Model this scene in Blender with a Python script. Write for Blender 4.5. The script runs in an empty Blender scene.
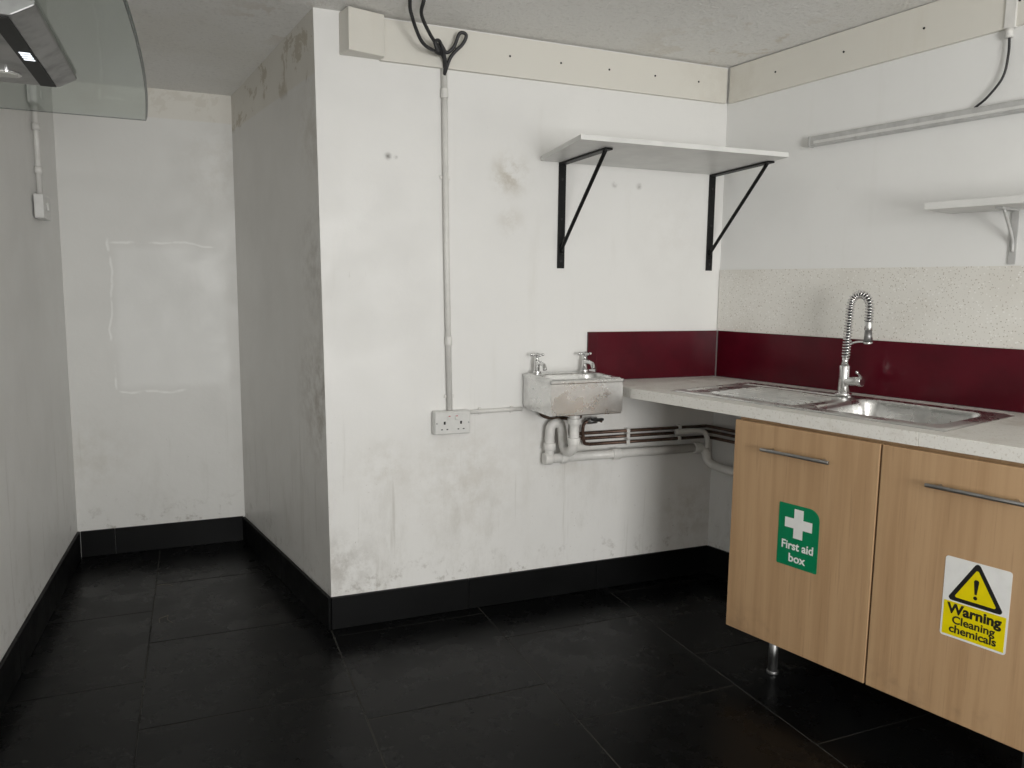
import bpy, bmesh, math, random
from mathutils import Vector, Matrix
random.seed(4)
V=Vector
scn=bpy.context.scene
scn.view_settings.view_transform='Standard'
scn.view_settings.look='None'

# ------------------------------------------------------------ materials
class NT:
    def __init__(s,name):
        s.m=bpy.data.materials.new(name); s.m.use_nodes=True
        s.t=s.m.node_tree; s.n=s.t.nodes; s.l=s.t.links
        s.b=s.n['Principled BSDF']
        s.geo=s.n.new('ShaderNodeNewGeometry')
        s.sep=s.n.new('ShaderNodeSeparateXYZ'); s.l.new(s.geo.outputs['Position'],s.sep.inputs[0])
        s.pos=s.geo.outputs['Position']
    def setin(s,inp,v):
        if isinstance(v,bpy.types.NodeSocket): s.l.new(v,inp)
        elif isinstance(v,(tuple,list)):
            inp.default_value=tuple(v)+((1,) if len(v)==3 and inp.type=='RGBA' else ())
        else: inp.default_value=v
    def noise(s,scale,detail=6,rough=.6,vec=None,stretch=None,dist=0,off=None):
        n=s.n.new('ShaderNodeTexNoise'); n.inputs['Scale'].default_value=scale
        n.inputs['Detail'].default_value=detail; n.inputs['Roughness'].default_value=rough
        n.inputs['Distortion'].default_value=dist
        v=vec or s.pos
        if stretch or off:
            mp=s.n.new('ShaderNodeMapping'); mp.inputs['Scale'].default_value=stretch or (1,1,1)
            mp.inputs['Location'].default_value=off or (0,0,0)
            s.l.new(v,mp.inputs['Vector']); v=mp.outputs[0]
        s.l.new(v,n.inputs['Vector']); return n.outputs['Fac']
    def rng(s,v,a,b,c=0.,d=1.,smooth=True):
        n=s.n.new('ShaderNodeMapRange'); n.interpolation_type='SMOOTHSTEP' if smooth else 'LINEAR'
        s.setin(n.inputs[0],v)
        if a>b: a,b,c,d=b,a,d,c
        for i,x in zip((1,2,3,4),(a,b,c,d)): n.inputs[i].default_value=x
        return n.outputs[0]
    def math(s,op,a,b=0.):
        n=s.n.new('ShaderNodeMath'); n.operation=op; s.setin(n.inputs[0],a); s.setin(n.inputs[1],b); return n.outputs[0]
    def mix(s,f,a,b):
        n=s.n.new('ShaderNodeMix'); n.data_type='RGBA'
        s.setin(n.inputs[0],f); s.setin(n.inputs[6],a); s.setin(n.inputs[7],b); return n.outputs[2]
    def near(s,p,r):
        n=s.n.new('ShaderNodeVectorMath'); n.operation='DISTANCE'
        s.l.new(s.pos,n.inputs[0]); n.inputs[1].default_value=p
        return s.rng(n.outputs['Value'],0,r,1,0)
    def bump(s,h,strength=.3,dist=.01):
        n=s.n.new('ShaderNodeBump'); n.inputs['Strength'].default_value=strength; n.inputs['Distance'].default_value=dist
        s.l.new(h,n.inputs['Height']); s.l.new(n.outputs[0],s.b.inputs['Normal'])
    def fin(s,col,rough=.6,metal=0.,spec=None):
        s.setin(s.b.inputs['Base Color'],col); s.setin(s.b.inputs['Roughness'],rough); s.b.inputs['Metallic'].default_value=metal
        if spec is not None: s.b.inputs['Specular IOR Level'].default_value=spec
        return s.m

def simple(name,col,rough=.5,metal=0.,var=.12,scale=25,bump=0.,spec=None):
    t=NT(name); n=t.noise(scale)
    c2=tuple(max(0,c*(1-var*2)) for c in col)
    c=t.mix(t.rng(n,.35,.7),col,c2)
    if bump: t.bump(n,bump,.003)
    return t.fin(c,rough,metal,spec)

def wall_mat(name,base=(.81,.805,.785),dirt=(.58,.55,.48),lowdirt=.4,stains=(),peel=None,extra=None):
    t=NT(name)
    c=t.mix(t.rng(t.noise(1.6,6,.55),.45,.75),base,tuple(b*.95 for b in base))
    st=t.noise(9,5,.6,stretch=(1,1,.12))
    c=t.mix(t.math('MULTIPLY',t.rng(st,.58,.82),.2),c,dirt)
    sc=t.noise(38,4,.7,stretch=(1,1,.35))
    c=t.mix(t.math('MULTIPLY',t.rng(sc,.68,.8),.2),c,tuple(d*.7 for d in dirt))
    z=t.sep.outputs['Z']
    lo=t.math('MULTIPLY',t.rng(z,.95,.15),t.rng(t.noise(7,9,.72,stretch=(1,1,.4)),.47,.75))
    c=t.mix(t.math('MULTIPLY',lo,lowdirt),c,tuple(d*.75 for d in dirt))
    drip=t.math('MULTIPLY',t.rng(z,1.1,.5),t.rng(t.noise(26,4,.6,stretch=(1,1,.05)),.60,.74))
    c=t.mix(t.math('MULTIPLY',drip,lowdirt*.8),c,tuple(d*.7 for d in dirt))
    spk=t.math('MULTIPLY',t.rng(z,1.0,.4),t.rng(t.noise(70,3,.6,off=(9,1,2)),.70,.74))
    c=t.mix(t.math('MULTIPLY',spk,lowdirt),c,(.22,.18,.14))
    lo2=t.math('MULTIPLY',t.rng(z,.30,.13),t.rng(t.noise(18,8,.7,off=(3,1,7)),.53,.68))
    c=t.mix(t.math('MULTIPLY',lo2,.5),c,(.24,.21,.17))
    for (p,r,k,col) in stains:
        m=t.math('MULTIPLY',t.near(p,r),t.rng(t.noise(13,8,.7,off=(p[0],2,p[2])),.36,.66))
        c=t.mix(t.math('MULTIPLY',m,k),c,col)
    if peel:
        z0,z1,k=peel
        m=t.math('MULTIPLY',t.rng(z,z0,z1),t.rng(t.noise(6,9,.72,dist=.4),.55,.58))
        c=t.mix(t.math('MULTIPLY',m,k),c,(.36,.31,.23))
        m=t.rng(z,z0+.02,z0+.03); c=t.mix(t.math('MULTIPLY',m,.35),c,(.68,.63,.52))
    if extra: c=extra(t,c)
    t.bump(t.noise(22,7,.6),.2,.005)
    return t.fin(c,t.rng(t.noise(6,4),.3,.7,.36,.58),0,.4)

brown=(.42,.37,.29)
M_main=wall_mat('painted_plaster_back',stains=[((1.185,2.912,1.78),.12,.75,brown),((1.19,2.912,1.60),.09,.3,brown),((1.5,2.912,.72),.35,.3,brown),
   ((.66,2.912,.62),.18,.3,brown),((2.1,2.912,.3),.25,.4,brown),((.5,2.912,.25),.2,.5,(.27,.24,.2)),
   ((1.0,2.912,.55),.4,.25,brown),((.69,2.912,1.815),.020,1,(.10,.09,.08)),((.72,2.912,1.812),.012,1,(.10,.09,.08)),((1.66,2.912,1.77),.02,.8,(.2,.18,.16)),((1.78,2.912,1.77),.02,.8,(.2,.18,.16)),((1.97,2.912,1.6),.3,.08,brown)])
M_side=wall_mat('painted_plaster_alcove_side',base=(.78,.77,.745),lowdirt=.4,peel=(2.06,2.10,.7),stains=[((.45,2.93,.9),.42,.75,(.36,.32,.27)),((.45,2.93,1.4),.35,.55,(.38,.35,.31)),((.44,2.93,1.9),.3,.4,brown),((.35,3.6,1.795),.03,1,(.1,.09,.08))])
def alc_extra(t,c):
    x=t.sep.outputs['X'];z=t.sep.outputs['Z']
    n=t.math('MULTIPLY',t.math('SUBTRACT',t.noise(4,3,.5),.5),.10)
    xx=t.math('ADD',x,n); zz=t.math('ADD',z,n)
    def line(a,p,w=.009): return t.rng(t.math('ABSOLUTE',t.math('SUBTRACT',a,p)),0,w,1,0)
    def inside(a,lo,hi,s=.03): return t.math('MULTIPLY',t.rng(a,lo,lo+s),t.rng(a,hi,hi-s))
    br=t.rng(t.noise(9,3),.35,.5)
    m=t.math('MULTIPLY',line(xx,-.37),inside(zz,.80,1.55))
    m2=t.math('MULTIPLY',line(zz,1.52),inside(xx,-.37,0.12))
    m3=t.math('MULTIPLY',line(zz,.80),inside(xx,-.37,-.05))
    mm=t.math('MULTIPLY',t.math('MAXIMUM',t.math('MAXIMUM',m,m2),m3),br)
    c=t.mix(t.math('MULTIPLY',t.math('MULTIPLY',inside(xx,-.37,.16,.05),inside(zz,.80,1.52,.05)),.7),c,(.83,.83,.81))
    return t.mix(t.math('MULTIPLY',mm,.75),c,(.95,.95,.93))
M_alc=wall_mat('painted_plaster_alcove_back',base=(.75,.745,.72),lowdirt=.2,peel=(2.09,2.12,.2),stains=[((.18,4.15,1.9),.35,.2,brown),((-.5,4.15,.5),.3,.2,brown)],extra=alc_extra)
M_left=wall_mat('painted_plaster_left',base=(.80,.795,.775),lowdirt=.35,stains=[((-.6,2.7,.95),.25,.5,brown)])
M_right=wall_mat('painted_plaster_right',base=(.82,.82,.805),dirt=(.62,.60,.55),lowdirt=.4)
M_batten=wall_mat('cream_painted_board',base=(.72,.70,.64),dirt=(.56,.50,.40),lowdirt=0,stains=[((2.22,2.9,2.25),.4,.2,brown)])
def ceiling_mat():
    t=NT('textured_ceiling')
    n=t.noise(70,5,.6)
    c=t.mix(t.rng(t.noise(1.3,6,.55),.45,.7),(.84,.83,.805),(.79,.775,.73))
    c=t.mix(t.math('MULTIPLY',t.rng(n,.5,.75),.5),c,(.62,.61,.58))
    m=t.math('MULTIPLY',t.near((2.1,2.7,2.31),.6),t.rng(t.noise(4.5,8,.65),.54,.6))
    c=t.mix(t.math('MULTIPLY',m,.4),c,(.55,.46,.33))
    m=t.math('MULTIPLY',t.near((.38,3.1,2.3),.35),t.rng(t.noise(5,8,.7,off=(5,5,5)),.55,.59))
    c=t.mix(t.math('MULTIPLY',m,.4),c,(.50,.40,.29))
    t.bump(n,.7,.01); return t.fin(c,.85,0,.2)
M_ceil=ceiling_mat()
def slate(name,base=(.0030,.0032,.0034),rough=.24,spec=.15):
    t=NT(name); n=t.noise(4,9,.7)
    c=t.mix(t.rng(n,.5,.8),base,tuple(b*1.8 for b in base))
    d=t.rng(t.noise(60,4,.7),.70,.82); c=t.mix(t.math('MULTIPLY',d,.12),c,(.06,.06,.055))
    s1=t.rng(t.noise(30,3,.6,stretch=(1,.06,1),dist=.6),.74,.80); c=t.mix(t.math('MULTIPLY',s1,.25),c,(.06,.06,.055))
    t.bump(t.noise(9,6,.55),.10,.005)
    return t.fin(c,t.rng(n,.3,.7,rough-.05,rough+.14),0,spec)
M_tile=slate('black_slate'); M_skirt=slate('black_slate_skirting',(.0036,.0038,.004),.42,.14)
M_grout=simple('grout',(.036,.034,.028),.9,var=.45,scale=3)
def wood():
    t=NT('beech_veneer')
    g=t.noise(26,6,.6,stretch=(1,1,.035),dist=.3)
    g2=t.noise(160,3,.6,stretch=(1,1,.03))
    c=t.mix(t.rng(g,.35,.68),(.49,.32,.178),(.415,.26,.138))
    c=t.mix(t.math('MULTIPLY',t.rng(g2,.55,.75),.5),c,(.33,.20,.108))
    lo=t.math('MULTIPLY',t.rng(t.sep.outputs['Z'],.3,.15),t.rng(t.noise(9),.5,.7)); c=t.mix(t.math('MULTIPLY',lo,.4),c,(.2,.13,.08))
    return t.fin(c,.42,0,.4)
M_wood=wood()
def worktop_m():
    t=NT('worktop_laminate')
    c=t.mix(t.rng(t.noise(140,3),.55,.7),(.78,.765,.72),(.62,.59,.53))
    c=t.mix(t.math('MULTIPLY',t.rng(t.noise(7,8,.7),.52,.74),.6),c,(.52,.48,.41))
    return t.fin(c,.4)
M_wt=worktop_m()
def speck():
    t=NT('speckled_laminate')
    c=t.mix(t.rng(t.noise(5,5),.4,.7),(.77,.755,.71),(.72,.70,.65))
    for sc,col,th,off in ((85,(.36,.31,.24),.13,(0,0,0)),(100,(.24,.22,.19),.09,(4,3,9)),(70,(.90,.89,.86),.16,(1,8,2))):
        mp=t.n.new('ShaderNodeMapping'); mp.inputs['Location'].default_value=off; t.l.new(t.pos,mp.inputs[0])
        v=t.n.new('ShaderNodeTexVoronoi'); v.inputs['Scale'].default_value=sc; t.l.new(mp.outputs[0],v.inputs['Vector'])
        c=t.mix(t.math('MULTIPLY',t.rng(v.outputs['Distance'],th+.08,th),.75),c,col)
    return t.fin(c,.35)
M_speck=speck()
M_red=simple('maroon_gloss_panel',(.080,.002,.009),.2,var=.15,scale=6,spec=.3)
def steel(name,col=(.74,.74,.73),r=.27,k=.78):
    t=NT(name); n=t.noise(10,4,.6); f=t.noise(220,2,.5,stretch=(.06,1,1))
    c=t.mix(t.rng(n,.45,.75),col,tuple(x*k for x in col))
    t.bump(f,.04,.001)
    return t.fin(c,t.rng(n,.3,.7,r-.05,r+.10),1.)
M_steel=steel('stainless_steel'); M_chrome=steel('chrome',(.78,.78,.78),.12)
M_dsteel=steel('brushed_steel_dull',(.38,.38,.38),.38,.7)
M_pvc=simple('white_pvc',(.80,.79,.76),.35,var=.07,scale=12)
M_condu=simple('painted_conduit',(.77,.76,.73),.45,var=.06,scale=12)
M_black=simple('black_painted_steel',(.006,.006,.006),.45,var=.2,spec=.25)
M_cable=simple('grey_black_cable',(.03,.03,.032),.5,var=.2)
M_shelf=simple('white_melamine',(.74,.74,.72),.4,var=.06,scale=6)
M_plastic=simple('white_plastic',(.70,.70,.68),.3,var=.04)
M_copper=simple('aged_copper',(.16,.10,.075),.45,.6,var=.3)
M_dark=simple('dark_slot',(.01,.01,.01),.6)
M_green=simple('sign_green',(.0,.21,.085),.35,var=.04)
M_white=simple('sign_white',(.82,.82,.80),.35,var=.03)
M_yellow=simple('sign_yellow',(.82,.68,.0),.35,var=.04)
M_ink=simple('sign_black',(.012,.012,.012),.4)
M_alu=simple('aluminium_trunking',(.56,.56,.55),.35,.2,var=.08)
M_red_sw=simple('red_rocker',(.5,.02,.02),.4)
M_straw=simple('straw',(.20,.18,.13),.8)
def glass():
    t=NT('smoked_glass'); t.b.inputs['Transmission Weight'].default_value=1.; t.b.inputs['IOR'].default_value=1.25
    return t.fin((.56,.62,.59),.03)
M_glass=glass()
M_gedge=simple('glass_edge',(.10,.13,.12),.2)
def emis(name,col,s):
    t=NT(name); t.b.inputs['Emission Color'].default_value=col+(1,); t.b.inputs['Emission Strength'].default_value=s
    return t.fin(col,.4)
M_disp=emis('hood_display',(.8,.85,.9),1.6)
M_lens=simple('lamp_lens',(.6,.6,.56),.2,var=.03)

# ------------------------------------------------------------ mesh helpers
ID=Matrix.Identity(4)
class B:
    """mesh builder: several shaped parts joined into one object"""
    def __init__(s): s.bm=bmesh.new(); s.mats=[]
    def mi(s,m):
        if m not in s.mats: s.mats.append(m)
        return s.mats.index(m)
    def put(s,b,mat,M):
        i=s.mi(mat)
        for f in b.faces: f.material_index=i
        b.transform(M); me=bpy.data.meshes.new('t'); b.to_mesh(me); b.free(); s.bm.from_mesh(me); bpy.data.meshes.remove(me)
    def add(s,bm2,mat,M=ID,smooth=False):
        for f in bm2.faces: f.smooth=smooth
        s.put(bm2,mat,M)
    def box(s,lo,hi,mat,M=ID,bev=0.,seg=2):
        b=bmesh.new(); bmesh.ops.create_cube(b,size=1)
        lo=V(lo);hi=V(hi)
        for v in b.verts: v.co=V([(lo[k]+hi[k])/2+v.co[k]*(hi[k]-lo[k]) for k in range(3)])
        if bev: bmesh.ops.bevel(b,geom=b.edges[:],offset=bev,segments=seg,profile=.5,affect='EDGES')
        s.add(b,mat,M)
    def prism(s,pts,z0,z1,mat,M=ID,bev=0.,top=None):
        b=bmesh.new(); lo=[b.verts.new((p[0],p[1],z0)) for p in pts]; hi=[b.verts.new((p[0],p[1],z1)) for p in (top or pts)]
        b.faces.new(lo[::-1]); b.faces.new(hi); n=len(pts)
        for k in range(n): b.faces.new((lo[k],lo[(k+1)%n],hi[(k+1)%n],hi[k]))
        bmesh.ops.recalc_face_normals(b,faces=b.faces[:])
        if bev: bmesh.ops.bevel(b,geom=b.edges[:],offset=bev,segments=2,profile=.5,affect='EDGES')
        s.add(b,mat,M)
    def cyl(s,p,q,r,mat,M=ID,r2=None,n=24,bev=0.):
        b=bmesh.new(); p=V(p);q=V(q);d=q-p
        bmesh.ops.create_cone(b,cap_ends=True,segments=n,radius1=r,radius2=r if r2 is None else r2,depth=d.length)
        if bev:
            ed=[e for e in b.edges if len(e.link_faces)==2 and any(len(f.verts)>4 for f in e.link_faces)]
            bmesh.ops.bevel(b,geom=ed,offset=bev,segments=2,profile=.5,affect='EDGES')
        T=Matrix.Translation((p+q)/2)@d.to_track_quat('Z','Y').to_matrix().to_4x4()
        for f in b.faces: f.smooth=len(f.verts)<=4
        s.put(b,mat,M@T)
    def tube(s,pts,r,mat,M=ID,smooth_path=True,n=12,steps=8):
        pts=[V(p) for p in pts]
        if smooth_path and len(pts)>2:
            P=[pts[0]*2-pts[1]]+pts+[pts[-1]*2-pts[-2]]; out=[]
            for k in range(1,len(P)-2):
                for j in range(steps):
                    t=j/steps; a,b_,c,d=P[k-1],P[k],P[k+1],P[k+2]
                    out.append(.5*((2*b_)+(c-a)*t+(2*a-5*b_+4*c-d)*t*t+(3*b_-a-3*c+d)*t**3))
            out.append(pts[-1]); pts=out
        b=bmesh.new(); rings=[]; N=None
        for k,p in enumerate(pts):
            t=(pts[min(k+1,len(pts)-1)]-pts[max(k-1,0)]).normalized()
            N=t.orthogonal().normalized() if N is None else (N-t*N.dot(t)).normalized()
            Bn=t.cross(N)
            rings.append([b.verts.new(p+(N*math.cos(a)+Bn*math.sin(a))*r) for a in [2*math.pi*i/n for i in range(n)]])
        for k in range(len(rings)-1):
            for i in range(n): b.faces.new((rings[k][i],rings[k][(i+1)%n],rings[k+1][(i+1)%n],rings[k+1][i]))
        b.faces.new(rings[0][::-1]); b.faces.new(rings[-1])
        s.add(b,mat,M,True)
    def sphere(s,c,r,mat,M=ID,sc=(1,1,1)):
        b=bmesh.new(); bmesh.ops.create_uvsphere(b,u_segments=20,v_segments=12,radius=r)
        for v in b.verts: v.co=V((v.co.x*sc[0],v.co.y*sc[1],v.co.z*sc[2]))+V(c)
        s.add(b,mat,M,True)
    def hfield(s,x0,x1,y0,y1,nx,ny,fn,zb,mat,M=ID):
        b=bmesh.new(); g=[]
        for i in range(nx+1):
            g.append([b.verts.new((x0+(x1-x0)*i/nx,y0+(y1-y0)*j/ny,fn(x0+(x1-x0)*i/nx,y0+(y1-y0)*j/ny))) for j in range(ny+1)])
        for i in range(nx):
            for j in range(ny): b.faces.new((g[i][j],g[i+1][j],g[i+1][j+1],g[i][j+1]))
        for f in b.faces: f.smooth=True
        loop=[g[i][0] for i in range(nx+1)]+[g[nx][j] for j in range(1,ny+1)]+[g[i][ny] for i in range(nx-1,-1,-1)]+[g[0][j] for j in range(ny-1,0,-1)]
        lo=[b.verts.new((v.co.x,v.co.y,zb)) for v in loop]; tp=[b.verts.new(v.co) for v in loop]
        n=len(loop)
        for k in range(n): b.faces.new((lo[k],lo[(k+1)%n],tp[(k+1)%n],tp[k]))
        s.put(b,mat,M)
    def text(s,body,size,M,mat,bold=0.0,sx=1.):
        c=bpy.data.curves.new('txt','FONT'); c.body=body; c.size=size; c.align_x='CENTER'; c.offset=bold; c.extrude=.0002; c.resolution_u=4
        o=bpy.data.objects.new('txt',c); scn.collection.objects.link(o); bpy.context.view_layer.update()
        me=bpy.data.meshes.new_from_object(o.evaluated_get(bpy.context.evaluated_depsgraph_get()))
        b=bmesh.new(); b.from_mesh(me); b.transform(Matrix.Diagonal((sx,1,1,1))); s.add(b,mat,M)
        bpy.data.objects.remove(o); bpy.data.curves.remove(c); bpy.data.meshes.remove(me)
    def done(s,name,parent=None,frame=None):
        if frame is not None: s.bm.transform(frame.inverted())
        me=bpy.data.meshes.new(name); s.bm.to_mesh(me); s.bm.free()
        for m in s.mats: me.materials.append(m)
        o=bpy.data.objects.new(name,me); scn.collection.objects.link(o)
        if frame is not None: o.matrix_world=frame
        if parent: o.parent=parent
        return o
def empty(name):
    e=bpy.data.objects.new(name,None); scn.collection.objects.link(e); return e

# ------------------------------------------------------------ room layout (metres)
K=V((2.22,2.912)); a=V((-.9678,-.2516)); u=V((.2516,-.9678))
MR=Matrix(((a.x,u.x,0,K.x),(a.y,u.y,0,K.y),(0,0,1,0),(0,0,0,1)))   # local (out from wall, along wall, up)
YF=-2.6
PL0=V((-.562,4.15)); PL1=V((-.562-.0333*(4.15-YF),YF))
UF=(2.912-YF)/.9678
PR1=K+u*UF
def cz(y): return 2.305+(2.912-y)*.045
b=B(); b.prism([(.456,2.912),(2.22,2.912),(2.22,3.03),(.44,3.03)],0,2.42,M_main,top=[(.424,2.912),(2.22,2.912),(2.22,3.03),(.408,3.03)]); b.done('wall_back')
b=B(); b.prism([(.456,2.9125),(.208,4.15),(.33,4.17),(.57,3.035),(.45,3.03)],0,2.42,M_side,top=[(.424,2.9125),(.204,4.15),(.33,4.17),(.54,3.035),(.42,3.03)]); b.done('wall_alcove_side')
b=B(); b.prism([(-.70,4.15),(.33,4.15),(.33,4.27),(-.70,4.27)],0,2.42,M_alc); b.done('wall_alcove_back')
b=B(); b.prism([tuple(PL0),tuple(PL1),(PL1.x-.12,YF),(PL0.x-.12,4.15)],0,2.65,M_left); b.done('wall_left')
b=B(); b.prism([tuple(K),(K.x+.13,K.y+.10),(PR1.x+.13,YF),tuple(PR1)],0,2.65,M_right); b.done('wall_right',frame=MR)
b=B()
b.box((PL1.x,YF-.12,0),(.10,YF,2.65),M_right); b.box((1.90,YF-.12,0),(PR1.x,YF,2.65),M_right); b.box((.10,YF-.12,2.15),(1.90,YF,2.65),M_right)
b.done('wall_front')
b=B(); bb=bmesh.new()
pts=[(-.9,4.3),(4.0,4.3),(4.0,YF-.1),(-.9,YF-.1)]
lo=[bb.verts.new((x,y,cz(y))) for x,y in pts]; hi=[bb.verts.new((x,y,cz(y)+.1)) for x,y in pts]
bb.faces.new(lo); bb.faces.new(hi[::-1])
for k in range(4): bb.faces.new((lo[k],hi[k],hi[(k+1)%4],lo[(k+1)%4]))
bmesh.ops.recalc_face_normals(bb,faces=bb.faces[:]); b.add(bb,M_ceil); b.done('ceiling')
b=B(); b.box((-.9,YF-.1,-.06),(4.0,4.3,-.0012),M_grout)
cols=[(-.81,-.2,2.73),(-.2,.45,2.42),(.45,1.06,2.23),(1.06,1.66,2.60),(1.66,2.27,2.23),(2.27,2.88,2.6),(2.88,3.49,2.23),(3.49,4.0,2.6)]
for x0,x1,y0 in cols:
    y=y0-.61*9
    while y<4.3:
        lo_,hi_=max(y+.002,YF-.1),min(y+.607,4.3)
        if hi_-lo_>.05: b.box((x0+.002,lo_,-.02),(x1-.002,hi_,random.uniform(-.0005,.0005)),M_tile,bev=.001,seg=1)
        y+=.61
b.done('floor')

def skirting(name,p,q,side,h=.13,frame=None):
    p=V(p);q=V(q);L=(q-p).length; d=(q-p)/L; n=V((-d.y,d.x))*side
    b=B(); s_=0
    while s_<L-.01:
        e=min(s_+.6,L); p0=p+d*(s_+.001);p1=p+d*(e-.001)
        b.prism([tuple(p0),tuple(p1),tuple(p1+n*.013),tuple(p0+n*.013)],.001,h,M_skirt,bev=.0015); s_=e
    b.done(name,frame=frame)
skirting('baseboard_back',(2.216,2.912),(.452,2.912),1)
skirting('baseboard_alcove_side',(.453,2.905),(.208,4.135),1)
skirting('baseboard_alcove_back',(.20,4.15),(-.55,4.15),1)
skirting('baseboard_left',(-.5625,4.13),(-.5625-.0333*4.2,-.07),1,.135)
skirting('baseboard_right',tuple(K+u*.003),tuple(K+u*.60),-1,frame=MR)

# top boards
b=B(); b.box((.66,2.894,2.15),(2.20,2.912,2.296),M_batten,bev=.002)
for k in range(6): b.cyl((.95+.22*k,2.894,2.225),(.95+.22*k,2.8925,2.225),.004,M_dark)
b.done('trim_back')
b=B(); b.prism([(.515,2.912),(.535,2.83),(.67,2.865),(.67,2.912)],2.155,2.30,M_batten,bev=.003); b.done('trim_beam_end')
b=B(); bb=bmesh.new()
vs=[bb.verts.new(p) for p in [(0,0.02,2.15),(0,2.6,2.25),(0,2.6,2.42),(0,.02,2.30),(.016,.02,2.15),(.016,2.6,2.25),(.016,2.6,2.42),(.016,.02,2.30)]]
for f in ((0,1,2,3),(7,6,5,4),(0,4,5,1),(1,5,6,2),(2,6,7,3),(3,7,4,0)): bb.faces.new([vs[i] for i in f])
bmesh.ops.recalc_face_normals(bb,faces=bb.faces[:]); b.add(bb,M_batten,MR)
for k in range(7):
    uu=.25+.3*k; z=2.225+uu*.04; b.cyl((.016,uu,z),(.0175,uu,z),.004,M_dark,MR)
b.done('trim_right',frame=MR)

# ------------------------------------------------------------ splashbacks
TZ=.94; VF=.67
b=B(); b.box((.0005,.004,1.1505),(.006,2.3,1.425),M_speck,MR); b.done('speckled_splashback',frame=MR)
b=B(); b.box((.0005,.012,TZ+.001),(.010,2.3,1.150),M_red,MR,bev=.001); b.done('maroon_splashback',frame=MR)
b=B(); b.box((1.590,2.902,TZ+.001),(2.211,2.9115,1.15),M_red,bev=.001); b.box((1.547,2.902,.990),(1.590,2.9115,1.15),M_red,bev=.001); b.done('maroon_splashback.001')

# ------------------------------------------------------------ worktop
def R2(v,uu): p=MR@V((v,uu,0)); return (p.x,p.y)
b=B()
b.prism([R2(0.012,.015),(2.19,2.90),(1.605,2.90),(1.597,2.70),R2(VF,.115),R2(VF,.80),R2(0.012,.80)],TZ-.04,TZ,M_wt,bev=.002)
b.box((.012,.80,TZ-.04),(.160,1.242,TZ),M_wt,MR); b.box((.552,.80,TZ-.04),(VF,1.242,TZ),M_wt,MR)
b.box((.012,1.242,TZ-.04),(VF,2.3,TZ),M_wt,MR,bev=.002)
b.done('worktop',frame=MR)

# ------------------------------------------------------------ inset sink
def rr(x,y,cx,cy,hx,hy,r):
    qx=abs(x-cx)-hx+r; qy=abs(y-cy)-hy+r
    return math.hypot(max(qx,0),max(qy,0))+min(max(qx,qy),0)-r
def ss(t): t=max(0,min(1,t)); return t*t*(3-2*t)
S0,S1,Q0,Q1=.26,1.28,.11,.60
def sinkz(v,uu):
    z=TZ+.006
    d=rr(v,uu,.355,(S0+S1)/2,.245,.51,.03); z-=.004*ss((d+.008)/.008)
    db=rr(v,uu,.355,1.02,.185,.21,.06)
    z-=.150*ss(-db/.03)
    dd=rr(v,uu,.355,.525,.20,.245,.03)
    k=ss(-dd/.012)
    z-=.005*k
    if dd<-.03 and .36<uu<.77: z+=.007*k*(.5+.5*math.cos((v-.355)*2*math.pi/.045))*ss((uu-.36)/.03)*ss((.77-uu)/.03)
    return z-.002*k*ss((uu-.3)/.5)
b=B(); b.hfield(Q0,Q1,S0,S1,147,255,sinkz,TZ+.0005,M_steel,MR)
b.cyl((.355,1.02,TZ-.1435),(.355,1.02,TZ-.140),.035,M_chrome,MR); b.cyl((.355,1.02,TZ-.140),(.355,1.02,TZ-.138),.02,M_dark,MR)
b.done('inset_kitchen_sink',frame=MR)

# ------------------------------------------------------------ spring tap
b=B(); tv,tu=.150,.715; z0=TZ+.0035
b.cyl((tv,tu,z0),(tv,tu,z0+.012),.030,M_chrome,MR,bev=.003)
b.cyl((tv,tu,z0+.01),(tv,tu,z0+.115),.020,M_chrome,MR,bev=.003)
b.cyl((tv,tu,z0+.115),(tv,tu,z0+.15),.014,M_chrome,MR,r2=.011)
b.cyl((tv,tu,z0+.055),(tv+.01,tu+.062,z0+.062),.016,M_chrome,MR,bev=.003)
b.cyl((tv+.01,tu+.062,z0+.062),(tv+.012,tu+.078,z0+.062),.019,M_chrome,MR,bev=.003)
b.tube([(tv+.012,tu+.07,z0+.066),(tv+.03,tu+.078,z0+.085),(tv+.06,tu+.08,z0+.10)],.005,M_chrome,MR)
path=[]; H0=z0+.14
for k in range(13): path.append(V((tv,tu+.006*k/12,H0+.195*k/12)))
Rr=.040
for k in range(1,17):
    an=math.pi*k/16; path.append(V((tv+.012*k/16,tu+.006+Rr-Rr*math.cos(an),H0+.195+Rr*1.15*math.sin(an))))
for k in range(1,5): path.append(V((tv+.012,tu+.006+2*Rr,H0+.195-.014*k)))
b.tube(path,.006,M_cable,MR,smooth_path=False)
fine=[]
for k in range(len(path)-1):
    for j in range(24): fine.append(path[k].lerp(path[k+1],j/24))
co=[];ph=0;N=V((1,0,0))
for k in range(1,len(fine)-1):
    t=(fine[k+1]-fine[k-1]).normalized(); N=(N-t*N.dot(t)).normalized(); Bn=t.cross(N)
    ph+=(fine[k]-fine[k-1]).length/.0105*2*math.pi
    co.append(fine[k]+(N*math.cos(ph)+Bn*math.sin(ph))*.0135)
b.tube(co,.0027,M_chrome,MR,smooth_path=False,n=6)
e=path[-1]
b.cyl(e+V((0,0,.004)),e+V((0,.001,-.028)),.014,M_chrome,MR,bev=.002)
b.cyl(e+V((0,.001,-.028)),e+V((0,.003,-.070)),.012,M_dsteel,MR,r2=.016)
b.cyl(e+V((0,.003,-.070)),e+V((0,.003,-.078)),.016,M_chrome,MR,bev=.002)
b.tube([(tv,tu,H0+.05),(tv+.004,tu+.04,H0+.065),(tv+.012,tu+.086,H0+.07)],.004,M_chrome,MR)
b.done('spring_spray_tap',frame=MR)

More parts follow.
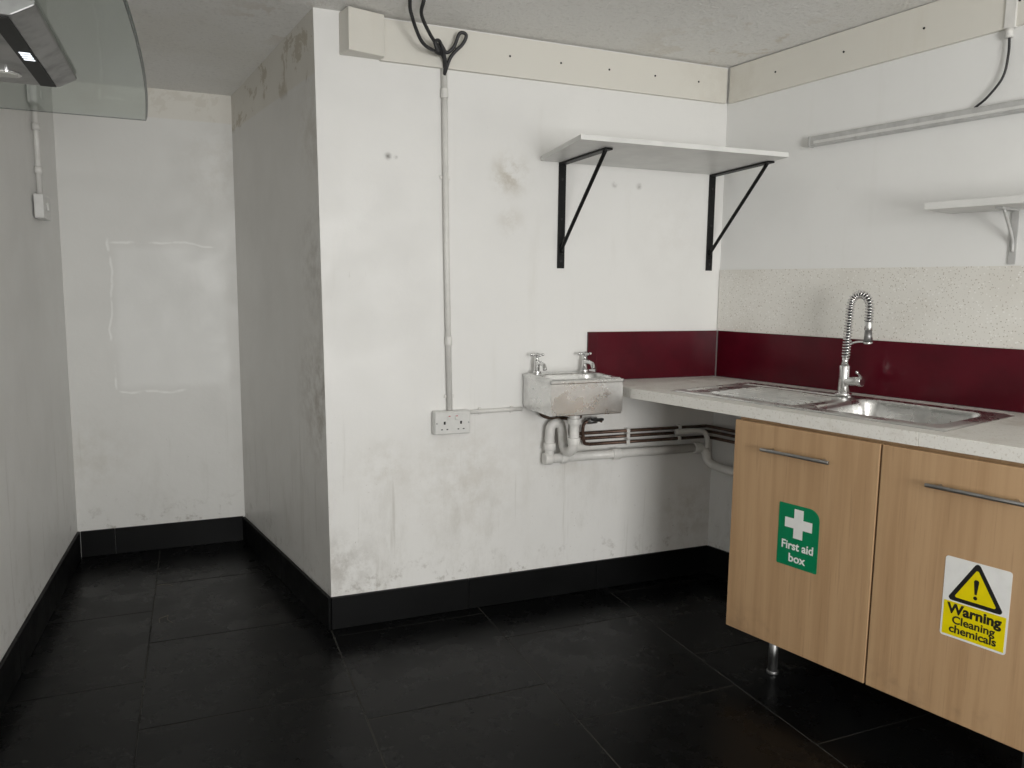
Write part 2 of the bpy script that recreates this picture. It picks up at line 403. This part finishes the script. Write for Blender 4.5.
# ------------------------------------------------------------ base cabinet
root=empty('kitchen_base_cabinet')
CB=.148; CT=.899; C0,C1=.625,1.665; CM=1.141
b=B()
b.box((.03,C0,CB),(.645,C0+.018,CT),M_wood,MR,bev=.001); b.box((.03,C1-.018,CB),(.645,C1,CT),M_wood,MR,bev=.001)
b.box((.03,C0+.018,CB),(.645,C1-.018,CB+.018),M_wood,MR)
b.box((.03,C0+.018,CB+.018),(.036,C1-.018,CT-.16),M_shelf,MR)
b.box((.627,C0+.018,CT-.03),(.645,C1-.018,CT),M_wood,MR)
b.done('carcass',root,MR)
DF=.675
b=B(); b.box((.655,C0,CB-.005),(DF,CM-.003,CT-.010),M_wood,MR,bev=.002); b.box((.645,C0+.03,CB+.05),(.656,CM-.03,CT-.05),M_wood,MR); b.done('door_left',root,MR)
b=B(); b.box((.655,CM+.003,CB-.005),(DF,C1,CT-.010),M_wood,MR,bev=.002); b.box((.645,CM+.03,CB+.05),(.656,C1-.03,CT-.05),M_wood,MR); b.done('door_right',root,MR)
def handle(nm,u0,u1,z):
    b=B(); b.cyl((DF+.028,u0,z),(DF+.028,u1,z),.006,M_dsteel,MR,bev=.001)
    for uu in (u0+.03,u1-.03): b.cyl((DF-.002,uu,z),(DF+.028,uu,z),.0045,M_dsteel,MR)
    b.done(nm,root,MR)
handle('handle_left',.750,.995,.808); handle('handle_right',1.285,1.535,.802)
b=B()
for uu in (C0+.15,C1-.10):
    for v in (.10,.60):
        b.cyl((v,uu,.0),(v,uu,.012),.020,M_dsteel,MR,bev=.002); b.cyl((v,uu,.012),(v,uu,CB),.016,M_dsteel,MR)
b.done('legs',root,MR)

# ------------------------------------------------------------ signs on doors
def sign_mat(uc,zc,tilt=0):
    S=Matrix(((0,0,1,DF),(1,0,0,uc),(0,1,0,zc),(0,0,0,1)))
    return MR@S@Matrix.Rotation(tilt,4,'Z')
def rect_pts(w,h,r,n=6,rtr=None):
    out=[]
    for cx,cy,a0,rr_ in ((w/2,h/2,0,rtr or r),(-w/2,h/2,90,r),(-w/2,-h/2,180,r),(w/2,-h/2,270,r)):
        sx=1 if cx>0 else -1; sy=1 if cy>0 else -1
        for k in range(n+1):
            an=math.radians(a0+90*k/n); out.append((cx-sx*rr_+rr_*math.cos(an),cy-sy*rr_+rr_*math.sin(an)))
    return out
SM=sign_mat(.889,.538)
b=B(); b.prism(rect_pts(.146,.208,.004,rtr=.036),.0002,.0012,M_green,SM)
c=.049; w=.0165
cross=[(-w,-c),(w,-c),(w,-w),(c,-w),(c,w),(w,w),(w,c),(-w,c),(-w,w),(-c,w),(-c,-w),(-w,-w)]
b.prism([(x,y+.042) for x,y in cross],.0012,.0016,M_white,SM)
b.text('First aid',.039,SM@Matrix.Translation((0,-.046,.0016)),M_white,.0009,.93)
b.text('box',.039,SM@Matrix.Translation((0,-.087,.0016)),M_white,.0009)
b.done('first_aid_sign',frame=SM)
SM=sign_mat(1.427,.498)
b=B(); b.prism(rect_pts(.166,.228,.008),.0002,.0012,M_white,SM)
b.prism([(-.078,-.108),(.078,-.108),(.078,-.012),(-.078,-.012)],.0012,.0015,M_yellow,SM)
def tri(cx,cy,r,rc):
    out=[]
    for k in range(3):
        A=math.radians(90+120*k); c0=V((cx+ (r-rc)*math.cos(A), cy+(r-rc)*math.sin(A)))
        for j in range(-3,4):
            an=A+math.radians(20*j); out.append((c0.x+rc*math.cos(an),c0.y+rc*math.sin(an)))
    return out
b.prism(tri(0,.034,.076,.008),.0012,.0016,M_ink,SM); b.prism(tri(0,.034,.058,.004),.0016,.0019,M_yellow,SM)
b.prism([(-.006,.064),(-.0065,.061),(-.0028,.026),(.0028,.026),(.0065,.061),(.006,.064),(.003,.067),(-.003,.067)],.0019,.0022,M_ink,SM)
b.prism([(.0052*math.cos(t*math.pi/6),.016+.0052*math.sin(t*math.pi/6)) for t in range(12)],.0019,.0022,M_ink,SM)
b.text('Warning',.039,SM@Matrix.Translation((0,-.044,.0017)),M_ink,.0015,.98)
b.text('Cleaning',.031,SM@Matrix.Translation((0,-.072,.0017)),M_ink,.0008)
b.text('chemicals',.031,SM@Matrix.Translation((0,-.098,.0017)),M_ink,.0008)
b.done('cleaning_chemicals_warning_sign',frame=SM)

# ------------------------------------------------------------ big wall shelf
root=empty('wall_shelf')
b=B(); b.prism([(1.315,2.908),(1.252,2.437),(2.13,2.405),(2.205,2.86),(2.19,2.905)],1.842,1.860,M_shelf,bev=.0015); b.done('board',root)
def bracket(nm,x,y0,y1,zb,dx):
    b=B(); b.box((x-.016,y0-.006,zb),(x+.016,y0,1.842),M_black,bev=.001)
    d=V((dx,y1-y0,0)); L=d.length; Mt=Matrix.Translation((x,y0-.004,0))@Matrix.Rotation(math.atan2(d.x,-d.y),4,'Z')
    b.box((-.016,-L,1.834),(.016,0,1.841),M_black,Mt,bev=.001)
    b.tube([(0,-.004,zb+.06),(0,-.012,zb+.085),(0,-L+.05,1.812),(0,-L+.03,1.836)],.0075,M_black,Mt,steps=4)
    for z in (zb+.03,zb+.2,zb+.36): b.cyl((x,y0-.006,z),(x,y0-.009,z),.005,M_dark)
    b.done(nm,root)
bracket('bracket_left',1.413,2.911,2.53,1.415,.0); bracket('bracket_right',2.155,2.911,2.50,1.42,-.03)

# ------------------------------------------------------------ small right shelf
root=empty('wall_shelf.001')
b=B(); b.box((.001,.985,1.608),(.20,1.95,1.632),M_shelf,MR,bev=.0015); b.done('board',root,MR)
b=B()
for uu in (1.19,1.80):
    b.box((.001,uu-.011,1.43),(.006,uu+.011,1.608),M_alu,MR,bev=.001); b.box((.001,uu-.011,1.602),(.14,uu+.011,1.608),M_alu,MR,bev=.001)
    b.tube([(.004,uu,1.47),(.02,uu,1.52),(.10,uu,1.604)],.005,M_alu,MR)
b.done('brackets',root,MR)

# ------------------------------------------------------------ strip light on right wall
ang=math.atan2(.010,.78)
MT=MR@Matrix.Translation((0,.435,1.922))@Matrix.Rotation(ang,4,'X')
b=B(); b.box((.001,0,-.014),(.032,1.5,.024),M_alu,MT,bev=.004); b.box((.032,.02,-.006),(.036,1.48,.004),M_plastic,MT,bev=.001)
b.box((.0,-.006,-.016),(.034,.004,.026),M_alu,MT,bev=.003); b.done('wall_strip_light_fitting',frame=MT)
b=B(); b.box((.001,1.11,2.19),(.022,1.145,2.34),M_condu,MR,bev=.003)
b.cyl((.016,1.127,2.16),(.016,1.127,2.19),.012,M_condu,MR)
b.tube([(.016,1.128,2.17),(.016,1.13,2.11),(.017,1.12,2.04),(.018,1.08,1.985),(.016,1.04,1.955)],.004,M_cable,MR)
b.done('cable_conduit',frame=MR)

# ------------------------------------------------------------ conduit, socket and cables on back wall
b=B(); b.tube([(.905,2.900,2.15),(.915,2.900,1.5),(.930,2.900,.845)],.0115,M_condu,smooth_path=False)
for z,x in ((2.06,.9065),(1.12,.9245)): b.cyl((x,2.9,z-.018),(x,2.9,z+.018),.0145,M_condu,bev=.002)
for z,x in ((1.75,.911),(.90,.929)): b.box((x-.02,2.903,z-.006),(x+.02,2.911,z+.006),M_condu)
b.tube([(1.011,2.900,.832),(1.245,2.900,.835)],.0085,M_condu,smooth_path=False)
for x in (1.06,1.2): b.box((x-.006,2.902,.82),(x+.006,2.911,.848),M_condu)
b.done('surface_conduit')
b=B(); b.box((.858,2.876,.750),(1.010,2.9115,.844),M_plastic,bev=.005); b.box((.861,2.870,.753),(1.007,2.877,.841),M_plastic,bev=.003)
for cx in (.900,.968):
    b.box((cx-.004,2.8694,.792),(cx+.004,2.872,.804),M_dark)
    for s in (-1,1): b.box((cx+s*.011-.0035,2.8694,.770),(cx+s*.011+.0035,2.872,.774),M_dark)
for cx in (.919,.949):
    b.box((cx-.007,2.866,.810),(cx+.007,2.871,.830),M_plastic,bev=.002); b.box((cx-.004,2.8655,.824),(cx+.004,2.867,.827),M_red_sw)
for cx in (.868,1.000): b.cyl((cx,2.8705,.797),(cx,2.8692,.797),.003,M_dsteel)
b.done('double_wall_socket')
b=B()
cb=[[(.72,2.70,2.312),(.735,2.74,2.275),(.79,2.80,2.205),(.86,2.85,2.19),(.90,2.888,2.19),(.905,2.90,2.13)],
    [(.77,2.70,2.312),(.775,2.75,2.28),(.82,2.80,2.235),(.87,2.85,2.205),(.903,2.885,2.17),(.905,2.898,2.12)],
    [(.905,2.895,2.13),(.925,2.875,2.19),(.965,2.86,2.235),(.975,2.85,2.265),(.95,2.85,2.268),(.93,2.86,2.22),(.905,2.87,2.20),(.88,2.865,2.225),(.865,2.86,2.205)],
    [(.905,2.897,2.12),(.90,2.87,2.17),(.87,2.84,2.225),(.845,2.82,2.215),(.86,2.83,2.185)]]
for p in cb: b.tube(p,.0065,M_cable,n=10)
b.done('hanging_cables')

# ------------------------------------------------------------ hand wash basin
root=empty('hand_wash_basin')
bx0,bx1,by0,by1,bt=1.250,1.566,2.635,2.900,.985
def bz(x,y):
    z=bt
    d=rr(x,y,(bx0+bx1)/2,(by0+by1)/2,(bx1-bx0)/2,(by1-by0)/2,.012); z-=.006*ss((d+.010)/.010)
    db=rr(x,y,(bx0+bx1)/2,by0+.108,.142,.094,.06); z-=.115*ss(-db/.022)
    return z
b=B(); b.hfield(bx0,bx1,by0,by1,120,100,bz,.850,M_steel); b.box((bx0+.002,by0+.002,.840),(bx1-.002,by1,.852),M_steel,bev=.004)
b.box((bx0-.004,by0-.004,bt-.018),(bx1+.004,by0+.004,bt-.005),M_steel,bev=.003); b.box((bx0-.004,by0-.004,bt-.018),(bx0+.004,by1,bt-.005),M_steel,bev=.003); b.box((bx1-.004,by0-.004,bt-.018),(bx1+.004,by1,bt-.005),M_steel,bev=.003)
b.cyl((1.408,by0+.108,bt-.118),(1.408,by0+.108,bt-.112),.022,M_chrome)
b.done('bowl',root)
def pillar(nm,x):
    y=2.868; b=B(); b.cyl((x,y,bt-.002),(x,y,bt+.010),.019,M_chrome,bev=.002); b.cyl((x,y,bt+.008),(x,y,bt+.052),.012,M_chrome,bev=.002)
    b.tube([(x,y,bt+.034),(x,y-.03,bt+.044),(x,y-.065,bt+.040),(x,y-.078,bt+.022)],.0085,M_chrome)
    b.cyl((x,y,bt+.050),(x,y,bt+.068),.009,M_chrome,r2=.006)
    b.sphere((x,y,bt+.076),.012,M_chrome,sc=(1,1,.8))
    for dx,dy in ((.026,0),(-.026,0),(0,.022),(0,-.026)):
        b.cyl((x,y,bt+.076),(x+dx,y+dy,bt+.076),.0045,M_chrome); b.sphere((x+dx,y+dy,bt+.076),.0065,M_chrome)
    b.done(nm,root)
pillar('tap_left',1.295); pillar('tap_right',1.515)

# ------------------------------------------------------------ waste pipe
root=empty('waste_pipe')
b=B(); wr=.020
b.cyl((1.414,2.753,.775),(1.414,2.753,.839),.022,M_pvc,bev=.002); b.cyl((1.414,2.753,.785),(1.414,2.753,.81),.029,M_pvc,bev=.003)
b.tube([(1.414,2.753,.80),(1.414,2.753,.72),(1.414,2.77,.675),(1.414,2.81,.66),(1.414,2.845,.675),(1.414,2.862,.72),(1.412,2.864,.745),(1.40,2.866,.77),(1.37,2.868,.765),(1.36,2.870,.73),(1.36,2.870,.62)],wr,M_pvc,n=18)
b.cyl((1.414,2.753,.70),(1.414,2.753,.73),.026,M_pvc,bev=.003); b.cyl((1.36,2.87,.66),(1.36,2.87,.69),.026,M_pvc,bev=.003)
b.tube([(1.345,2.87,.622),(2.12,2.87,.618)],wr,M_pvc,smooth_path=False,n=18)
b.cyl((1.335,2.87,.622),(1.37,2.87,.622),.026,M_pvc,bev=.003); b.cyl((1.41,2.87,.622),(1.44,2.87,.622),.025,M_pvc,bev=.003); b.cyl((1.66,2.87,.620),(1.70,2.87,.620),.025,M_pvc,bev=.003)
b.cyl((2.085,2.87,.6185),(2.12,2.87,.618),.026,M_pvc,bev=.003)
b.done('trap_and_run',root)
b=B()
b.tube([(2.10,2.87,.618),(2.135,2.868,.614),(2.15,2.86,.59),(2.154,2.85,.56),(2.17,2.81,.54),(2.20,2.70,.53),(2.29,2.36,.51)],wr,M_pvc,n=18)
b.tube([(1.98,2.862,.700),(2.08,2.86,.70),(2.13,2.855,.69),(2.145,2.85,.66),(2.148,2.85,.62)],.012,M_pvc,n=14)
b.done('elbow',root)
root=empty('copper_water_pipes')
b=B()
for k,(z,y) in enumerate(((.715,2.893),(.692,2.893),(.665,2.893))):
    b.tube([(1.50+.03*k,y,z),(2.17,y,z-.004)],.0072,M_copper,smooth_path=False)
    for x in (1.75,2.02): b.box((x-.008,y-.010,z-.012),(x+.008,2.911,z+.010),M_pvc,bev=.002)
b.tube([(1.50,2.893,.715),(1.50,2.89,.74),(1.51,2.88,.80),(1.525,2.872,.839)],.0072,M_copper); b.tube([(1.53,2.893,.692),(1.475,2.89,.71),(1.46,2.88,.78),(1.34,2.87,.80),(1.30,2.872,.839)],.0072,M_copper)
b.tube([(1.56,2.893,.665),(1.53,2.885,.68),(1.52,2.87,.76),(1.58,2.86,.775),(1.60,2.86,.77)],.0072,M_copper)
b.cyl((1.535,2.868,.772),(1.575,2.86,.776),.014,M_dsteel); b.box((1.545,2.84,.775),(1.60,2.855,.785),M_dark,bev=.002)
b.done('wall_run',root)
b=B()
for z in (.711,.688,.661): b.tube([(2.165,2.893,z),(2.19,2.85,z-.002),(2.31,2.38,z-.006)],.0072,M_copper,smooth_path=False)
b.done('return_run',root)

# ------------------------------------------------------------ left wall fittings
LW=lambda y: -.562-.0333*(4.15-y)
b=B(); x=LW(3.7)+.004; b.box((x,3.60,1.585),(x+.035,3.77,1.680),M_plastic,bev=.004); b.box((x+.035,3.67,1.62),(x+.041,3.70,1.65),M_plastic,bev=.001); b.done('wall_switch')
b=B(); b.tube([(x+.012,3.68,1.680),(x+.012,3.68,1.93),(x+.012,3.67,2.25)],.011,M_condu,smooth_path=False)
for z in (1.78,1.95,2.1): b.cyl((x+.012,3.68,z-.015),(x+.012,3.68,z+.015),.0145,M_condu)
b.done('switch_conduit')

# ------------------------------------------------------------ cooker hood
root=empty('cooker_hood')
GZ=1.855; yc=2.03
pts=[]
for k in range(33):
    t=-1+2*k/32; pts.append((-.122+.028*(1-t*t), yc+.81*t))
x0=LW(yc-.81); x1=LW(yc+.81)
outl=[(x0+.002,yc-.81)]+pts+[(x1+.002,yc+.81)]
b=B(); b.prism(outl,GZ,GZ+.006,M_glass)
b.tube([(p[0],p[1],GZ+.003) for p in outl],.0034,M_gedge,smooth_path=False,n=8); b.done('glass_canopy',root)
b=B(); bx=LW(2.0)
prof=[(bx+.03,GZ-.035),(-.295,GZ-.035),(-.255,GZ-.012),(-.255,GZ-.001),(bx+.03,GZ-.001)]
bb=bmesh.new(); A=[bb.verts.new((p[0],1.74,p[1])) for p in prof]; C=[bb.verts.new((p[0],2.31,p[1])) for p in prof]
bb.faces.new(A); bb.faces.new(C[::-1])
for k in range(5): bb.faces.new((A[k],C[k],C[(k+1)%5],A[(k+1)%5]))
bmesh.ops.recalc_face_normals(bb,faces=bb.faces[:]); bmesh.ops.bevel(bb,geom=bb.edges[:],offset=.003,segments=2,profile=.5,affect='EDGES')
b.add(bb,M_dsteel)
b.box((-.335,1.75,GZ-.0372),(-.300,2.30,GZ-.034),M_dark)
for y in (1.90,2.20):
    b.cyl((-.39,y,GZ-.040),(-.39,y,GZ-.034),.032,M_chrome,bev=.001); b.cyl((-.39,y,GZ-.0415),(-.39,y,GZ-.038),.024,M_lens)
for k in range(12): b.box((bx+.07,1.80+.04*k,GZ-.038),(-.44,1.82+.04*k,GZ-.034),M_dsteel)
for k in range(4): b.box((-.327,1.99+.018*k,GZ-.0378),(-.306,2.000+.018*k,GZ-.0370),M_disp)
b.done('extractor_body',root)
b=B(); b.box((bx+.005,1.88,GZ+.007),(bx+.27,2.18,cz(2.0)-.01),M_dsteel,bev=.002); b.done('chimney',root)

# ------------------------------------------------------------ straw bits on the floor
b=B()
for k in range(3):
    x=random.uniform(-.15,.05);y=random.uniform(3.2,3.6);an=random.uniform(0,6.3);L=random.uniform(.06,.12)
    d=V((math.cos(an),math.sin(an),0))*L; n=V((-d.y,d.x,0))*random.uniform(-.3,.3)
    b.tube([V((x,y,.0018)),V((x,y,.0018))+d*.5+n,V((x,y,.0018))+d],.0008,M_straw,n=6)
b.done('straw_debris')

# ------------------------------------------------------------ light
def area(name,loc,target,sx,sy,e,col):
    l=bpy.data.lights.new(name,'AREA'); l.shape='RECTANGLE'; l.size=sx; l.size_y=sy; l.energy=e; l.color=col
    o=bpy.data.objects.new(name,l); scn.collection.objects.link(o); o.location=loc
    o.rotation_euler=(V(target)-V(loc)).to_track_quat('-Z','Y').to_euler(); return o
area('doorway_daylight',(1.0,YF+.02,1.30),(1.0,2.9,1.55),1.5,1.6,124,(1,.99,.965))
w=bpy.data.worlds.new('World'); scn.world=w; w.use_nodes=True
w.node_tree.nodes['Background'].inputs[0].default_value=(.9,.95,1,1); w.node_tree.nodes['Background'].inputs[1].default_value=.25

# ------------------------------------------------------------ camera
dn=V((-77,-6184,-769)).normalized(); X=V((1877,73,-769)).normalized(); up=-dn
X=(X-up*X.dot(up)).normalized(); Y=up.cross(X); R=Matrix((X,Y,up))
cd=bpy.data.cameras.new('camera'); cd.sensor_width=36; cd.lens=769/1024*36; cd.clip_start=.02
co_=bpy.data.objects.new('camera',cd); scn.collection.objects.link(co_)
co_.matrix_world=Matrix.Translation((0,0,1.33))@R.to_4x4()
scn.camera=co_
